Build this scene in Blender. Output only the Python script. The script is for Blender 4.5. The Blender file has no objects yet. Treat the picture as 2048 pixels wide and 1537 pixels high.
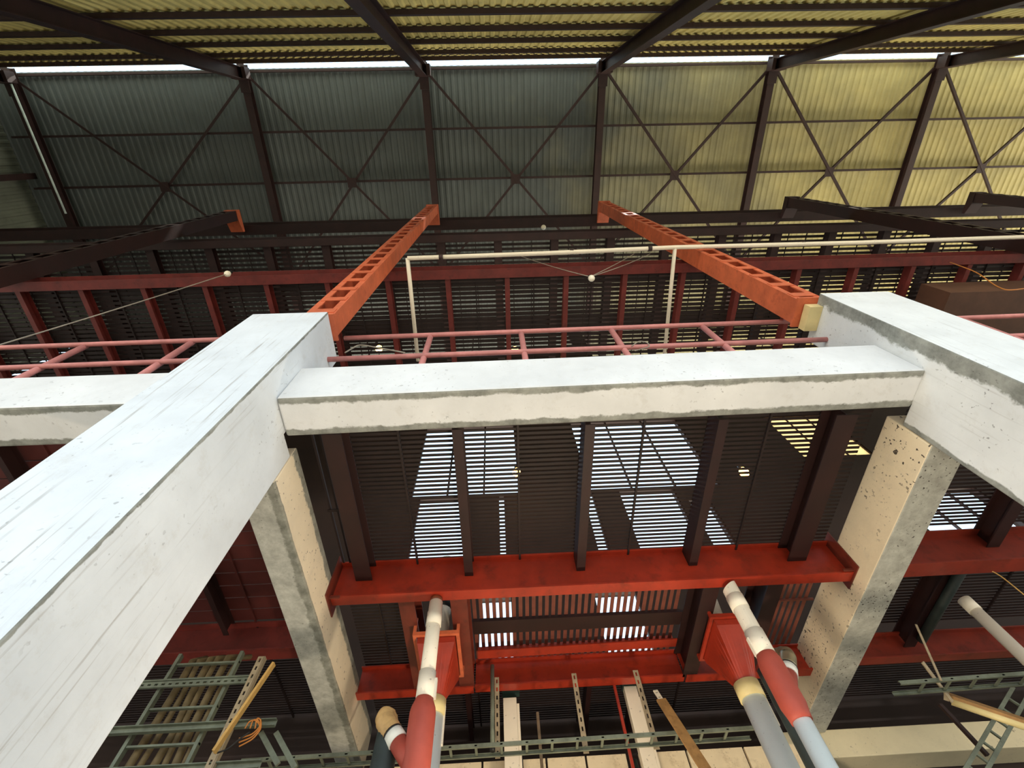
import bpy, bmesh, math, random
from mathutils import Vector, Matrix
random.seed(7)
scene = bpy.context.scene
LINK = scene.collection.objects.link
V = Vector

# ------------------------------------------------------------------ camera
F = 938.42
CAM = V((0, 0, 1.6))
def cam_axes(pitch, roll, yaw):
    cp, sp = math.cos(pitch), math.sin(pitch)
    Rz = Matrix.Rotation(yaw, 3, 'Z')
    d, u, r = Rz @ V((0, cp, sp)), Rz @ V((0, -sp, cp)), Rz @ V((1, 0, 0))
    c, s = math.cos(roll), math.sin(roll)
    return c*r + s*u, -s*r + c*u, d
RT, UP, FW = cam_axes(math.radians(63.2405), math.radians(-5.1092), math.radians(-3.4970))
def at(px, py, X=None, Y=None, Z=None):
    """the point of a world plane seen at a photograph pixel (a surveying aid)"""
    r = RT*((px-1024)/F) - UP*((py-768.5)/F) + FW
    t = (X-CAM.x)/r.x if X is not None else (Y-CAM.y)/r.y if Y is not None else (Z-CAM.z)/r.z
    return CAM + t*r
cam = bpy.data.cameras.new('camera'); cam.sensor_width = 36; cam.sensor_fit = 'HORIZONTAL'
cam.lens = 36*F/2048; cam.clip_start = 0.05; cam.clip_end = 300
co = bpy.data.objects.new('camera', cam); LINK(co)
M = Matrix((( RT.x, UP.x, -FW.x, CAM.x), (RT.y, UP.y, -FW.y, CAM.y), (RT.z, UP.z, -FW.z, CAM.z), (0, 0, 0, 1)))
co.matrix_world = M
scene.camera = co

# ------------------------------------------------------------------ materials
def lin(c):
    return tuple(((x/255)/12.92 if x/255 <= .04045 else ((x/255+.055)/1.055)**2.4) for x in c)
class NT:
    def __init__(s, name):
        s.m = bpy.data.materials.new(name); s.m.use_nodes = True
        s.t = s.m.node_tree; s.b = s.t.nodes['Principled BSDF']
    def n(s, typ, **kw):
        x = s.t.nodes.new(typ)
        for k, v in kw.items(): setattr(x, k, v)
        return x
    def l(s, a, b): s.t.links.new(a, b)
    def math(s, op, a, b=None, c=None, clamp=False):
        x = s.n('ShaderNodeMath', operation=op, use_clamp=clamp)
        for i, v in enumerate((a, b, c)):
            if v is None: continue
            if isinstance(v, (int, float)): x.inputs[i].default_value = v
            else: s.l(v, x.inputs[i])
        return x.outputs[0]
    def noise(s, scale, detail=4, rough=.6, vec=None, stretch=None):
        x = s.n('ShaderNodeTexNoise'); x.inputs['Scale'].default_value = scale
        x.inputs['Detail'].default_value = detail; x.inputs['Roughness'].default_value = rough
        if vec is None:
            vec = s.n('ShaderNodeTexCoord').outputs['Object']
        if stretch:
            mp = s.n('ShaderNodeMapping'); mp.inputs['Scale'].default_value = stretch
            s.l(vec, mp.inputs['Vector']); vec = mp.outputs[0]
        s.l(vec, x.inputs['Vector'])
        return x.outputs['Fac']
    def ramp(s, fac, a, b, clamp=True):
        x = s.n('ShaderNodeMapRange', clamp=clamp)
        s.l(fac, x.inputs[0]); x.inputs[1].default_value = a; x.inputs[2].default_value = b
        return x.outputs[0]
    def mix(s, fac, a, b):
        x = s.n('ShaderNodeMix', data_type='RGBA')
        if isinstance(fac, (int, float)): x.inputs[0].default_value = fac
        else: s.l(fac, x.inputs[0])
        for i, v in ((6, a), (7, b)):
            if isinstance(v, tuple): x.inputs[i].default_value = (*v, 1)
            else: s.l(v, x.inputs[i])
        return x.outputs[2]
    def bump(s, h, strength=.2, dist=.01):
        x = s.n('ShaderNodeBump'); x.inputs['Strength'].default_value = strength
        x.inputs['Distance'].default_value = dist
        s.l(h, x.inputs['Height']); s.l(x.outputs[0], s.b.inputs['Normal'])
    def done(s, col, rough=.6, metal=0.0, spec=None):
        if isinstance(col, tuple): s.b.inputs['Base Color'].default_value = (*col, 1)
        else: s.l(col, s.b.inputs['Base Color'])
        s.b.inputs['Roughness'].default_value = rough; s.b.inputs['Metallic'].default_value = metal
        if spec is not None: s.b.inputs['Specular IOR Level'].default_value = spec
        return s.m

def paint(name, rgb, rough=.55, metal=0.0, var=.25, scale=3.0, dirt=None, speck=0.0, spec=None):
    """a plain finish with mottled wear and, where asked, specks of dirt"""
    t = NT(name); c = lin(rgb)
    dark = tuple(x*(1-var) for x in c); lite = tuple(min(1, x*(1+var*.5)) for x in c)
    col = t.mix(t.ramp(t.noise(scale, 5), .35, .68), dark, lite)
    if dirt:
        col = t.mix(t.math('MULTIPLY', t.ramp(t.noise(scale*2.3, 6, .7), .52, .72), .6), col, lin(dirt))
    if speck:
        col = t.mix(t.math('MULTIPLY', t.ramp(t.noise(38, 2, .5), .70, .74), speck), col, (.02, .015, .012))
    t.bump(t.noise(25, 3), .08, .004)
    return t.done(col, rough, metal, spec)

def concrete(name, rgb=(232, 229, 222), band_tones=((104, 106, 98), (150, 152, 144)), bands=(), speck=.7, streak=0.0, rough=.75, speck_face=None):
    """white-washed concrete; bands = bare cement, or soot and painted-in shade, along an edge: (face normal axis, sign, across axis, side, width as a share)"""
    t = NT(name); c = lin(rgb)
    tc = t.n('ShaderNodeTexCoord'); geo = t.n('ShaderNodeNewGeometry')
    sg = t.n('ShaderNodeSeparateXYZ'); t.l(tc.outputs['Generated'], sg.inputs[0])
    sn = t.n('ShaderNodeSeparateXYZ'); t.l(geo.outputs['True Normal'], sn.inputs[0])
    col = t.mix(t.ramp(t.noise(1.6, 5), .3, .7), tuple(x*.86 for x in c), tuple(min(1, x*1.04) for x in c))
    col = t.mix(t.math('MULTIPLY', t.ramp(t.noise(5.5, 6, .75), .55, .8), .35), col, lin((176, 170, 158)))
    if streak:
        st = t.noise(34, 4, .6, stretch=(1, 1, .03))
        st = t.math('MULTIPLY', t.ramp(st, .57, .70), t.ramp(t.noise(1.1, 2), .42, .6))
        col = t.mix(t.math('MULTIPLY', st, streak), col, lin((150, 146, 140)))
    wob = t.noise(2.6, 5, .7)
    fine = t.noise(11, 4, .7)
    for (na, ns, aa, side, w, *pal) in bands:
        cc = pal[0] if pal else band_tones
        g = sg.outputs[aa]
        d = g if side < 0 else t.math('SUBTRACT', 1.0, g)
        d = t.math('ADD', d, t.math('MULTIPLY', t.math('SUBTRACT', wob, .5), w*1.6))
        d = t.math('ADD', d, t.math('MULTIPLY', t.math('SUBTRACT', fine, .5), w*.8))
        mask = t.math('SUBTRACT', 1.0, t.ramp(d, w*.85, w*1.1))
        if na is not None:
            nf = t.math('MULTIPLY', sn.outputs[na], float(ns))
            mask = t.math('MULTIPLY', mask, t.math('GREATER_THAN', nf, .5))
        band_tone = t.mix(t.ramp(t.noise(7, 5, .7), .35, .65), lin(cc[0]), lin(cc[1]))
        col = t.mix(t.math('MULTIPLY', mask, .9), col, band_tone)
    if speck:
        hv = speck > .8
        sp = t.math('MULTIPLY', t.ramp(t.noise(26, 2, .5), .63 if hv else .665, .67 if hv else .70), t.ramp(t.noise(1.7, 2), .40 if hv else .45, .55 if hv else .62))
        if hv: sp = t.math('MAXIMUM', sp, t.math('MULTIPLY', t.ramp(t.noise(60, 3, .6, stretch=(1, .35, 1)), .62, .68), t.ramp(t.noise(1.3, 3), .48, .6)))
        col = t.mix(t.math('MULTIPLY', sp, speck), col, lin((52, 44, 40)))
    t.bump(t.noise(14, 5, .7), .25, .01)
    return t.done(col, rough, spec=.25)

def emis(name, rgb, s):
    t = NT(name); t.b.inputs['Emission Color'].default_value = (*lin(rgb), 1)
    t.b.inputs['Emission Strength'].default_value = s
    return t.done(lin(rgb), .4)

RED = paint('red_oxide_paint', (168, 50, 28), .42, 0, .30, 2.2, (80, 32, 20))
REDDK = paint('maroon_with_shade', (42, 15, 13), .6, 0, .3, 3, (38, 18, 15))  # red steel darkened in colour for the shade on joists and outer columns
ORANGE = paint('orange_primer_paint', (206, 104, 66), .55, 0, .2, 4, (150, 66, 42))
REDM = paint('dull_maroon_paint', (112, 42, 36), .55, 0, .3, 3, (60, 28, 24))
REDBR = paint('red_brown_paint', (112, 44, 30), .5, 0, .25, 4, (60, 28, 22))
SLATR = paint('red_brown_slat_paint', (126, 68, 54), .6, 0, .25, 6)
RED2 = paint('dull_red_paint', (138, 48, 32), .5, 0, .3, 2.2, (70, 30, 22))
RAIL = paint('pink_brown_rail_paint', (200, 130, 126), .5, 0, .2, 6)
DKSTEEL = paint('rusty_dark_steel', (48, 26, 24), .6, 0, .35, 2.5, (34, 26, 24))
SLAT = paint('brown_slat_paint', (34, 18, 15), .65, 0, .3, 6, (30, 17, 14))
SHEET = paint('grey_corrugated_sheet', (120, 126, 112), .55, 0, .22, .6, (90, 94, 82))
SHEETY = paint('yellowed_corrugated_sheet', (222, 206, 128), .55, 0, .2, .8, (180, 160, 96))
t = NT('corrugated_roof_sheet')
sx = t.n('ShaderNodeSeparateXYZ'); t.l(t.n('ShaderNodeTexCoord').outputs['Generated'], sx.inputs[0])
bounce_tint = t.ramp(t.math('ADD', sx.outputs[0], t.math('MULTIPLY', t.math('SUBTRACT', t.noise(.35, 3), .5), .3)), .45, .75)  # yellow towards the right paints warm bounce light into the roof sheet
cc = t.mix(bounce_tint, lin((92, 100, 98)), lin((196, 186, 128)))
ROOFM = t.done(t.mix(t.ramp(t.noise(1.2, 5), .4, .7), cc, t.mix(.25, cc, (.05, .05, .04))), .6)
PVC = paint('white_pipe_plastic', (238, 230, 214), .35, 0, .05, 4, None, .5)
PVCB = paint('daylit_white_pipe', (228, 240, 242), .35, 0, .04, 4, None, .4)  # bluish tint paints daylight onto the lower lengths of pipe
CREAM = paint('yellowed_plastic_collar', (226, 208, 150), .4, 0, .1, 5)
RUBBER = paint('red_brown_rubber', (168, 72, 58), .6, 0, .12, 6)
TAN = paint('tan_hose', (196, 160, 106), .55, 0, .25, 7, (120, 100, 70))
DKTEAL = paint('dark_teal_shade_and_pipe', (38, 50, 50), .6, 0, .35, 5)
GALV = paint('galvanised_steel', (118, 126, 110), .5, .25, .3, 6, (86, 88, 74))
BAR = paint('perforated_bar_steel', (170, 154, 126), .55, .1, .25, 7, (110, 92, 70))
WHITE = paint('white_trunking_paint', (236, 226, 204), .45, 0, .05, 3, None, .4)
PLANK = paint('brown_timber', (168, 126, 74), .65, 0, .25, 8, (120, 84, 46))
YWOOD = paint('yellow_timber', (206, 164, 92), .6, 0, .2, 10)
CABLE = paint('dusty_cable_jacket', (116, 100, 68), .7, 0, .25, 12, (92, 82, 66))
BLACK = paint('black_wire', (24, 22, 22), .5)
GREYW = paint('grey_wire', (150, 142, 128), .5)
OWIRE = paint('orange_wire', (204, 128, 52), .5)
BOARD = paint('whitewashed_board', (222, 206, 172), .7, 0, .12, 2.5, (150, 126, 92), .8)
STEELPIPE = paint('bare_metal_sleeve', (176, 168, 140), .3, .7, .12, 8)
LABEL = paint('white_label_band', (236, 238, 230), .5, 0, .04)
GROUND = paint('pale_concrete_ground', (168, 160, 146), .85, 0, .12, .5)
WALLDK = paint('dim_brown_wall', (74, 48, 38), .8, 0, .3, .8, (46, 32, 26))
BULB = emis('warm_bulb', (255, 186, 84), 30)
CER = paint('white_porcelain', (240, 234, 214), .3, 0, .04)
TEAL = paint('teal_pipe_and_shade', (46, 66, 62), .5, 0, .2, 4)

# ------------------------------------------------------------------ geometry helpers
class MB:
    def __init__(s): s.bm = bmesh.new()
    def box(s, x0, y0, z0, x1, y1, z1):
        vs = [s.bm.verts.new((x, y, z)) for x in (x0, x1) for y in (y0, y1) for z in (z0, z1)]
        for f in ((0,1,3,2), (4,6,7,5), (0,4,5,1), (2,3,7,6), (0,2,6,4), (1,5,7,3)):
            s.bm.faces.new([vs[i] for i in f])
        return s
    def frame(s, p, q, up):
        p, q = V(p), V(q); d = (q-p).normalized(); up = V(up)
        if abs(d.dot(up)) > .98: up = V((0, 1, 0)) if abs(d.y) < .9 else V((1, 0, 0))
        side = d.cross(up).normalized(); u = side.cross(d).normalized()
        return p, q, side, u
    def ext(s, prof, p, q, up=(0, 0, 1), smooth=False):
        """extrude a closed profile [(side, up), ...] from p to q"""
        p, q, sd, u = s.frame(p, q, up)
        a = [s.bm.verts.new(p + sd*x + u*y) for x, y in prof]
        b = [s.bm.verts.new(q + sd*x + u*y) for x, y in prof]
        n = len(prof)
        for i in range(n):
            f = s.bm.faces.new((a[i], b[i], b[(i+1) % n], a[(i+1) % n])); f.smooth = smooth
        s.bm.faces.new(a); s.bm.faces.new(list(reversed(b)))
        return s
    def bar(s, p, q, w, h, up=(0, 0, 1)):
        return s.ext([(-w/2, -h/2), (w/2, -h/2), (w/2, h/2), (-w/2, h/2)], p, q, up)
    def ibeam(s, p, q, h, b, tf=.016, tw=.012, up=(0, 0, 1)):
        B, H, W = b/2, h/2, tw/2
        return s.ext([(-B,-H), (B,-H), (B,-H+tf), (W,-H+tf), (W,H-tf), (B,H-tf), (B,H), (-B,H), (-B,H-tf), (-W,H-tf), (-W,-H+tf), (-B,-H+tf)], p, q, up)
    def chan(s, p, q, h, b, t=.01, up=(0, 0, 1), flip=1):
        H = h/2; pr = [(0,-H), (b*flip,-H), (b*flip,-H+t), (t*flip,-H+t), (t*flip,H-t), (b*flip,H-t), (b*flip,H), (0,H)]
        return s.ext(pr, p, q, up)
    def angle(s, p, q, a, t=.006, up=(0, 0, 1), fx=1, fy=1):
        pr = [(0,0), (a*fx,0), (a*fx,t*fy), (t*fx,t*fy), (t*fx,a*fy), (0,a*fy)]
        return s.ext(pr, p, q, up)
    def tube(s, pts, r, n=16, cap=True, hollow=0.0):
        pts = [V(p) for p in pts]; rr = r if isinstance(r, (list, tuple)) else [r]*len(pts)
        rings = []; prev = None
        for i, p in enumerate(pts):
            d = (pts[min(i+1, len(pts)-1)] - pts[max(i-1, 0)]).normalized()
            if prev is None:
                ref = V((0, 0, 1)) if abs(d.z) < .9 else V((0, 1, 0))
                a = d.cross(ref).normalized()
            else:
                a = (prev - d*prev.dot(d)).normalized()
            prev = a; b = d.cross(a)
            rings.append([s.bm.verts.new(p + (a*math.cos(k*2*math.pi/n) + b*math.sin(k*2*math.pi/n))*rr[i]) for k in range(n)])
        for i in range(len(rings)-1):
            for k in range(n):
                f = s.bm.faces.new((rings[i][k], rings[i][(k+1) % n], rings[i+1][(k+1) % n], rings[i+1][k])); f.smooth = True
        if cap:
            s.bm.faces.new(list(reversed(rings[0]))); s.bm.faces.new(rings[-1])
        return s
    def loft(s, loops, cap=True, smooth=False):
        rings = [[s.bm.verts.new(p) for p in lp] for lp in loops]; n = len(rings[0])
        for i in range(len(rings)-1):
            for k in range(n):
                f = s.bm.faces.new((rings[i][k], rings[i][(k+1) % n], rings[i+1][(k+1) % n], rings[i+1][k])); f.smooth = smooth
        if cap:
            s.bm.faces.new(list(reversed(rings[0]))); s.bm.faces.new(rings[-1])
        return s
    def ball(s, c, r, sz=1.0):
        m = Matrix.Translation(V(c)) @ Matrix.Diagonal((1, 1, sz, 1))
        bmesh.ops.create_uvsphere(s.bm, u_segments=14, v_segments=10, radius=r, matrix=m)
        return s
    def perf(s, p, q, w, t, pitch, hl, hw, up=(0, 0, 1)):
        """flat bar with a row of real slots"""
        p, q, sd, u = s.frame(p, q, up); L = (q-p).length; d = (q-p).normalized()
        n = max(1, int(L/pitch)); pt = L/n
        for k in (-1, 1):
            c = sd*(k*(w/2+hw/2)/2)
            s.bar(p+c, q+c, (w-hw)/2, t, u)
        for i in range(n):
            a = p + d*(i*pt - (0 if i == 0 else (pt-hl)/2)); b = p + d*(i*pt + (pt-hl)/2)
            s.bar(a, b, hw, t, u)
        s.bar(q - d*((pt-hl)/2), q, hw, t, u)
        return s

def obj(name, mb, mat, parent=None, loc=None, bevel=0.0, solid=0.0):
    bmesh.ops.recalc_face_normals(mb.bm, faces=mb.bm.faces[:])
    me = bpy.data.meshes.new(name)
    o = bpy.data.objects.new(name, me); LINK(o)
    if parent is not None:
        o.parent = parent
        base = V((0, 0, 0)); q = parent
        while q is not None: base += q.location; q = q.parent
    else:
        if loc is None:
            xs = [v.co for v in mb.bm.verts]
            loc = V(((min(v.x for v in xs)+max(v.x for v in xs))/2, (min(v.y for v in xs)+max(v.y for v in xs))/2, min(v.z for v in xs)))
        base = V(loc); o.location = base
    bmesh.ops.translate(mb.bm, verts=mb.bm.verts[:], vec=-base)
    mb.bm.to_mesh(me); mb.bm.free()
    me.materials.append(mat)
    if solid:
        md = o.modifiers.new('thickness', 'SOLIDIFY'); md.thickness = solid; md.offset = 0
    if bevel:
        md = o.modifiers.new('bevel', 'BEVEL'); md.width = bevel; md.segments = 2; md.limit_method = 'ANGLE'
    return o
def tag(o, label, cat, group=None):
    o['label'] = label; o['category'] = cat
    if group: o['group'] = group
    return o
def thing(name, label, cat, loc, group=None):
    o = bpy.data.objects.new(name, None); LINK(o); o.location = V(loc); o.empty_display_size = .1
    return tag(o, label, cat, group)
def struct(name, mb, mat, **kw):
    o = obj(name, mb, mat, **kw); o['kind'] = 'structure'
    return o
def corr(mb, u0, u1, v0, v1, plane, c, pitch=.24, dep=.035, nv=1):
    """trapezoid corrugated sheet; ridges run along v.  plane 'xy' at z=c, 'xz' at y=c, 'yz' at x=c (u=y)"""
    prof = []; u = u0
    while u < u1:
        for fu, h in ((0, 0), (.30, 0), (.45, 1), (.85, 1)):
            prof.append((min(u+fu*pitch, u1), h*dep))
        u += pitch
    prof.append((u1, 0))
    rows = []
    for j in range(nv+1):
        v = v0 + (v1-v0)*j/nv
        row = []
        for a, h in prof:
            co = (a, v, c+h) if plane == 'xy' else (a, c-h, v) if plane == 'xz' else (c-h, a, v)
            row.append(mb.bm.verts.new(co))
        rows.append(row)
    for j in range(nv):
        for i in range(len(prof)-1):
            mb.bm.faces.new((rows[j][i], rows[j][i+1], rows[j+1][i+1], rows[j+1][i]))
    return mb
def arc(c, a, b, r, t0, t1, n=10):
    return [V(c) + V(a)*(r*math.cos(t0+(t1-t0)*i/n)) + V(b)*(r*math.sin(t0+(t1-t0)*i/n)) for i in range(n+1)]
def sag(p, q, s, n=14):
    p, q = V(p), V(q)
    return [p.lerp(q, i/n) - V((0, 0, 4*s*(i/n)*(1-i/n))) for i in range(n+1)]

# ------------------------------------------------------------------ the hall shell
ROOF = 21.3
struct('floor', MB().box(-45, -60, -.3, 55, 12, 0), GROUND)
BAYX = [-16.3, -8.45, -2.25, 4.05, 10.15, 16.35]           # rafter lines
struct('ceiling', corr(MB(), -17.66, 26, -2.66, 9, 'xy', ROOF+.36), ROOFM, solid=.004)
struct('wall_back', corr(MB(), -17.66, 26, 9.5, 20.75, 'xz', -2.74), SHEETY, solid=.004)
struct('wall_left', corr(MB(), -2.74, 7, 7.2, ROOF+.45, 'yz', -17.6), SHEET, solid=.004)

t = NT('translucent_eaves_sheet'); tr = t.n('ShaderNodeBsdfTranslucent'); tr.inputs[0].default_value = (.92, .95, .86, 1)
mx = t.n('ShaderNodeMixShader'); mx.inputs[0].default_value = .25
t.l(tr.outputs[0], mx.inputs[1]); t.l(t.b.outputs[0], mx.inputs[2])
t.l(mx.outputs[0], t.t.nodes['Material Output'].inputs[0]); FIBRE = t.done((.85, .88, .8), .5)
struct('window_0', corr(MB(), -17.66, 26, 20.6, 21.62, 'xz', -2.79), FIBRE)
t = NT('yellow_lit_pane'); tr = t.n('ShaderNodeBsdfTranslucent'); tr.inputs[0].default_value = (.84, .72, .48, 1)
t.l(tr.outputs[0], t.t.nodes['Material Output'].inputs[0]); YPANE = t.m
# far wall with its openings
FY = 7.0
wins = [(-2.1, .40, 10.0, 13.0), (1.95, 5.0, 10.0, 13.0), (7.5, 9.3, 10.9, 12.9), (-1.9, -.75, 7.9, 9.99), (-.13, .06, 7.9, 9.99),
        (1.78, 2.05, 7.9, 9.99), (2.6, 3.9, 7.9, 9.99), (4.05, 4.55, 7.9, 9.6), (8.5, 10.6, 7.9, 9.6),
        (-.5, .12, 6.0, 7.3), (1.5, 2.3, 6.0, 7.3), (-9.0, 3.0, 18.0, 21.2), (3.5, 25.0, 15.5, 21.2)]  # last two are hidden clerestory openings added to brighten the back wall
xs = sorted({-17.3, 26.0, *[w[0] for w in wins], *[w[1] for w in wins]})
zs = sorted({0.0, ROOF+.2, *[w[2] for w in wins], *[w[3] for w in wins]})
mb = MB()
for i in range(len(xs)-1):
    run = None
    for j in range(len(zs)):
        hole = j < len(zs)-1 and any(w[0] <= xs[i]+1e-6 and xs[i+1] <= w[1]+1e-6 and w[2] <= zs[j]+1e-6 and zs[j+1] <= w[3]+1e-6 for w in wins)
        if j < len(zs)-1 and not hole:
            if run is None: run = zs[j]
        else:
            if run is not None: mb.box(xs[i], FY, run, xs[i+1], FY+.2, zs[j]); run = None
struct('wall_far', mb, paint('dark_brown_wall', (44, 30, 26), .85, 0, .3, .8, (28, 20, 18)))
for k, w in enumerate(wins):
    m = MB(); t = .04
    m.box(w[0], FY+.02, w[2], w[0]+t, FY+.1, w[3]); m.box(w[1]-t, FY+.02, w[2], w[1], FY+.1, w[3])
    m.box(w[0]+t, FY+.02, w[2], w[1]-t, FY+.1, w[2]+t); m.box(w[0]+t, FY+.02, w[3]-t, w[1]-t, FY+.1, w[3])
    if w[1]-w[0] > 1.5:
        for f in (1/3, 2/3):
            x = w[0]+(w[1]-w[0])*f; m.box(x-.02, FY+.03, w[2]+t, x+.02, FY+.08, w[3]-t)
    f = struct('window_%d' % (k+1), m, DKSTEEL)
    if k == 2:
        obj('yellow_lit_pane', MB().box(w[0]+t, FY+.05, w[2]+t, w[1]-t, FY+.06, w[3]-t), YPANE, f)  # tinted pane added to give this opening its yellow light

# wall girts behind the photographer
gz = [20.2, 19.1, 17.5, 16.0, 14.4, 12.8, 11.2]
gname = ['topmost dark wall girt just under the bright eaves gap', 'second dark wall girt below the eaves gap', 'third dark wall girt below the eaves gap',
         'fourth dark wall girt below the eaves gap', 'fifth dark wall girt, low on the yellowish wall sheet', 'sixth dark wall girt at the top edge of the photo', 'lowest dark wall girt, at or above the photo edge']
for z, nm in zip(gz, gname):
    tag(obj('wall_girt', MB().chan((-17.3, -2.62, z), (26, -2.62, z), .16, .10, .012, flip=1), DKSTEEL), nm, 'girt')
# wall columns and rafters
ord6 = ['leftmost', 'second from the left', 'third from the left', 'fourth from the left', 'fifth from the left', 'rightmost']
for i, x in enumerate(BAYX):
    t = thing('wall_column', 'dark red steel wall column on yellowish sheet, %s along the back wall' % ord6[i], 'column', (x, -2.45, 0))
    obj('shaft', MB().ibeam((x, -2.45, 0), (x, -2.45, ROOF-.12), .36, .26, .02, .014, up=(0, 1, 0)), DKSTEEL, t)
    obj('gusset_plate', MB().box(x-.26, -2.62, ROOF-.5, x-.14, -2.28, ROOF-.12), DKSTEEL, t)
    obj('gusset_plate', MB().box(x+.14, -2.62, ROOF-.5, x+.26, -2.28, ROOF-.12), DKSTEEL, t)
    t = thing('roof_rafter', 'dark red roof rafter, %s across the roof' % ord6[i], 'rafter', (x, 3, ROOF-.1))
    obj('beam', MB().ibeam((x, -2.75, ROOF), (x, 8.9, ROOF), .3, .24, .018, .012), DKSTEEL, t)
    obj('splice_plate', MB().box(x-.16, -2.5, ROOF-.19, x+.16, -1.9, ROOF-.152), DKSTEEL, t)
for y, nm in ((-2.53, 'roof purlin beside the bright eaves gap'), (-.65, 'second roof purlin from the eaves gap'), (1.07, 'third roof purlin, through the brace crossings'), (2.9, 'fourth roof purlin above the crane girder'), (4.7, 'fifth roof purlin from the eaves gap')):
    tag(obj('roof_purlin', MB().chan((-17.3, y, ROOF+.25), (26, y, ROOF+.25), .18, .07, .01), DKSTEEL), nm, 'purlin')
for i in range(5):
    x0, x1 = BAYX[i]+.12, BAYX[i+1]-.12; z = ROOF-.02; xc = (x0+x1)/2
    t = thing('roof_brace', 'crossed roof brace with centre plate in the %s roof bay' % ['leftmost', 'second', 'third, middle', 'fourth', 'fifth'][i], 'brace', (xc, 1.07, z))
    obj('rod', MB().angle((x0, -2.35, z), (x1, 4.5, z), .085, .012), DKSTEEL, t)
    obj('rod', MB().angle((x1, -2.35, z+.1), (x0, 4.5, z+.1), .085, .012), DKSTEEL, t)
    obj('gusset_plate', MB().box(xc-.17, .9, z+.012, xc+.17, 1.24, z+.03), DKSTEEL, t)
x0, x1 = BAYX[5]+.12, 22.3; z = ROOF-.02; xc = (x0+x1)/2
t = thing('roof_brace', 'crossed roof brace in the bay at the right photo edge', 'brace', (xc, 1.07, z))
obj('rod', MB().angle((x0, -2.35, z), (x1, 4.5, z), .085, .012), DKSTEEL, t)
obj('rod', MB().angle((x1, -2.35, z+.1), (x0, 4.5, z+.1), .085, .012), DKSTEEL, t)
obj('gusset_plate', MB().box(xc-.17, .9, z+.012, xc+.17, 1.24, z+.03), DKSTEEL, t)
# gable frame at the left end
tag(obj('gable_post', MB().ibeam((-17.1, .6, 0), (-17.1, .6, ROOF+.1), .3, .2, up=(1, 0, 0)), DKSTEEL), 'dark gable post against the left end wall', 'post')
tag(obj('roof_pipe', MB().tube([(-16.12, -2.25, 20.98), (-16.12, 1.9, 20.98)], .035), paint('pipe_glint_pale', (214, 232, 226), .3)), 'thin pipe with painted glint along the leftmost rafter', 'pipe')  # pale colour stands in for the glint on the pipe

# ------------------------------------------------------------------ concrete frame
CL0, CL1, CR0, CR1 = -2.55, -1.77, 3.585, 4.36
mL = concrete('whitewash_left_column', rgb=(222, 228, 234), bands=((0, 1, 1, -1, .03),), streak=.75, speck=.35)
mR = concrete('whitewash_right_column', rgb=(226, 229, 230), bands=((0, -1, 1, -1, .17), (0, -1, 1, 1, .06)), streak=.3, speck=.5)
mB = concrete('whitewash_cross_beam', rgb=(226, 228, 230), bands=((2, -1, 1, -1, .17), (2, -1, 1, 1, .18)), speck=.3)
mYL = concrete('whitewash_long_beam', rgb=(234, 220, 194), bands=((2, -1, 0, 1, 2.0, ((146, 150, 148), (190, 194, 190))), (2, -1, 0, 1, .25), (0, 1, 2, -1, .05), (0, 1, 2, 1, .2)), speck=.75)  # paints shade over the underside, soot and shade into the upper inner band
mYR = concrete('whitewash_long_beam_right', rgb=(236, 220, 190), band_tones=((146, 148, 144), (184, 188, 182)), bands=((2, -1, 0, 1, 2.0),), speck=.95)  # underside greyed throughout to paint in its weaker light
def column(x0, x1, ztop, zled, mat, label):
    prof = MB()
    prof.ext([(0, 0), (.78, 0), (.78, zled), (.56, zled), (.56, ztop), (0, ztop)], (x1, 1.5, 0), (x0, 1.5, 0))
    return tag(obj('concrete_column', prof, mat, bevel=.012, loc=((x0+x1)/2, 1.89, 0)), label, 'column')
column(CL0, CL1, 6.42, 4.92, mL, 'massive white concrete column on the left, streaked along its near face')
column(CR0, CR1, 6.56, 5.04, mR, 'massive white concrete column on the right with bare grey cement edge')
def zed(mb): return mb
tag(obj('concrete_beam', MB().ext([(-.18, -.29), (.18, -.29), (.18, .29), (-.18, .29)], (CL1, 1.91, 5.22), (CR0, 1.91, 5.32)), mB, bevel=.02), 'white concrete cross beam between the two big columns', 'beam')
tag(obj('concrete_beam', MB().ext([(-.18, -.29), (.18, -.29), (.18, .29), (-.18, .29)], (-8.6, 1.91, 5.22), (CL0, 1.91, 5.22)), mB, bevel=.02), 'white concrete cross beam at the left photo edge', 'beam')
tag(obj('concrete_beam', MB().ext([(-.18, -.29), (.18, -.29), (.18, .29), (-.18, .29)], (CR1, 1.91, 5.32), (9.7, 1.91, 5.32)), mB, bevel=.02), 'white concrete cross beam hidden behind the right column', 'beam')
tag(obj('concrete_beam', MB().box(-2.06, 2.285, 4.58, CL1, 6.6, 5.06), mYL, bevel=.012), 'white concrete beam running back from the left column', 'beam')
tag(obj('concrete_beam', MB().box(CR0, 2.285, 4.72, 3.92, 6.6, 5.22), mYR, bevel=.012), 'soiled white concrete beam running back from the right column', 'beam')
tag(obj('concrete_beam', MB().box(3.2, 6.61, 4.46, 12.5, 6.99, 4.76), concrete('whitewash_far_beam', rgb=(226, 216, 184)), bevel=.01), 'cream far beam at the lower right corner', 'beam')

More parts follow.
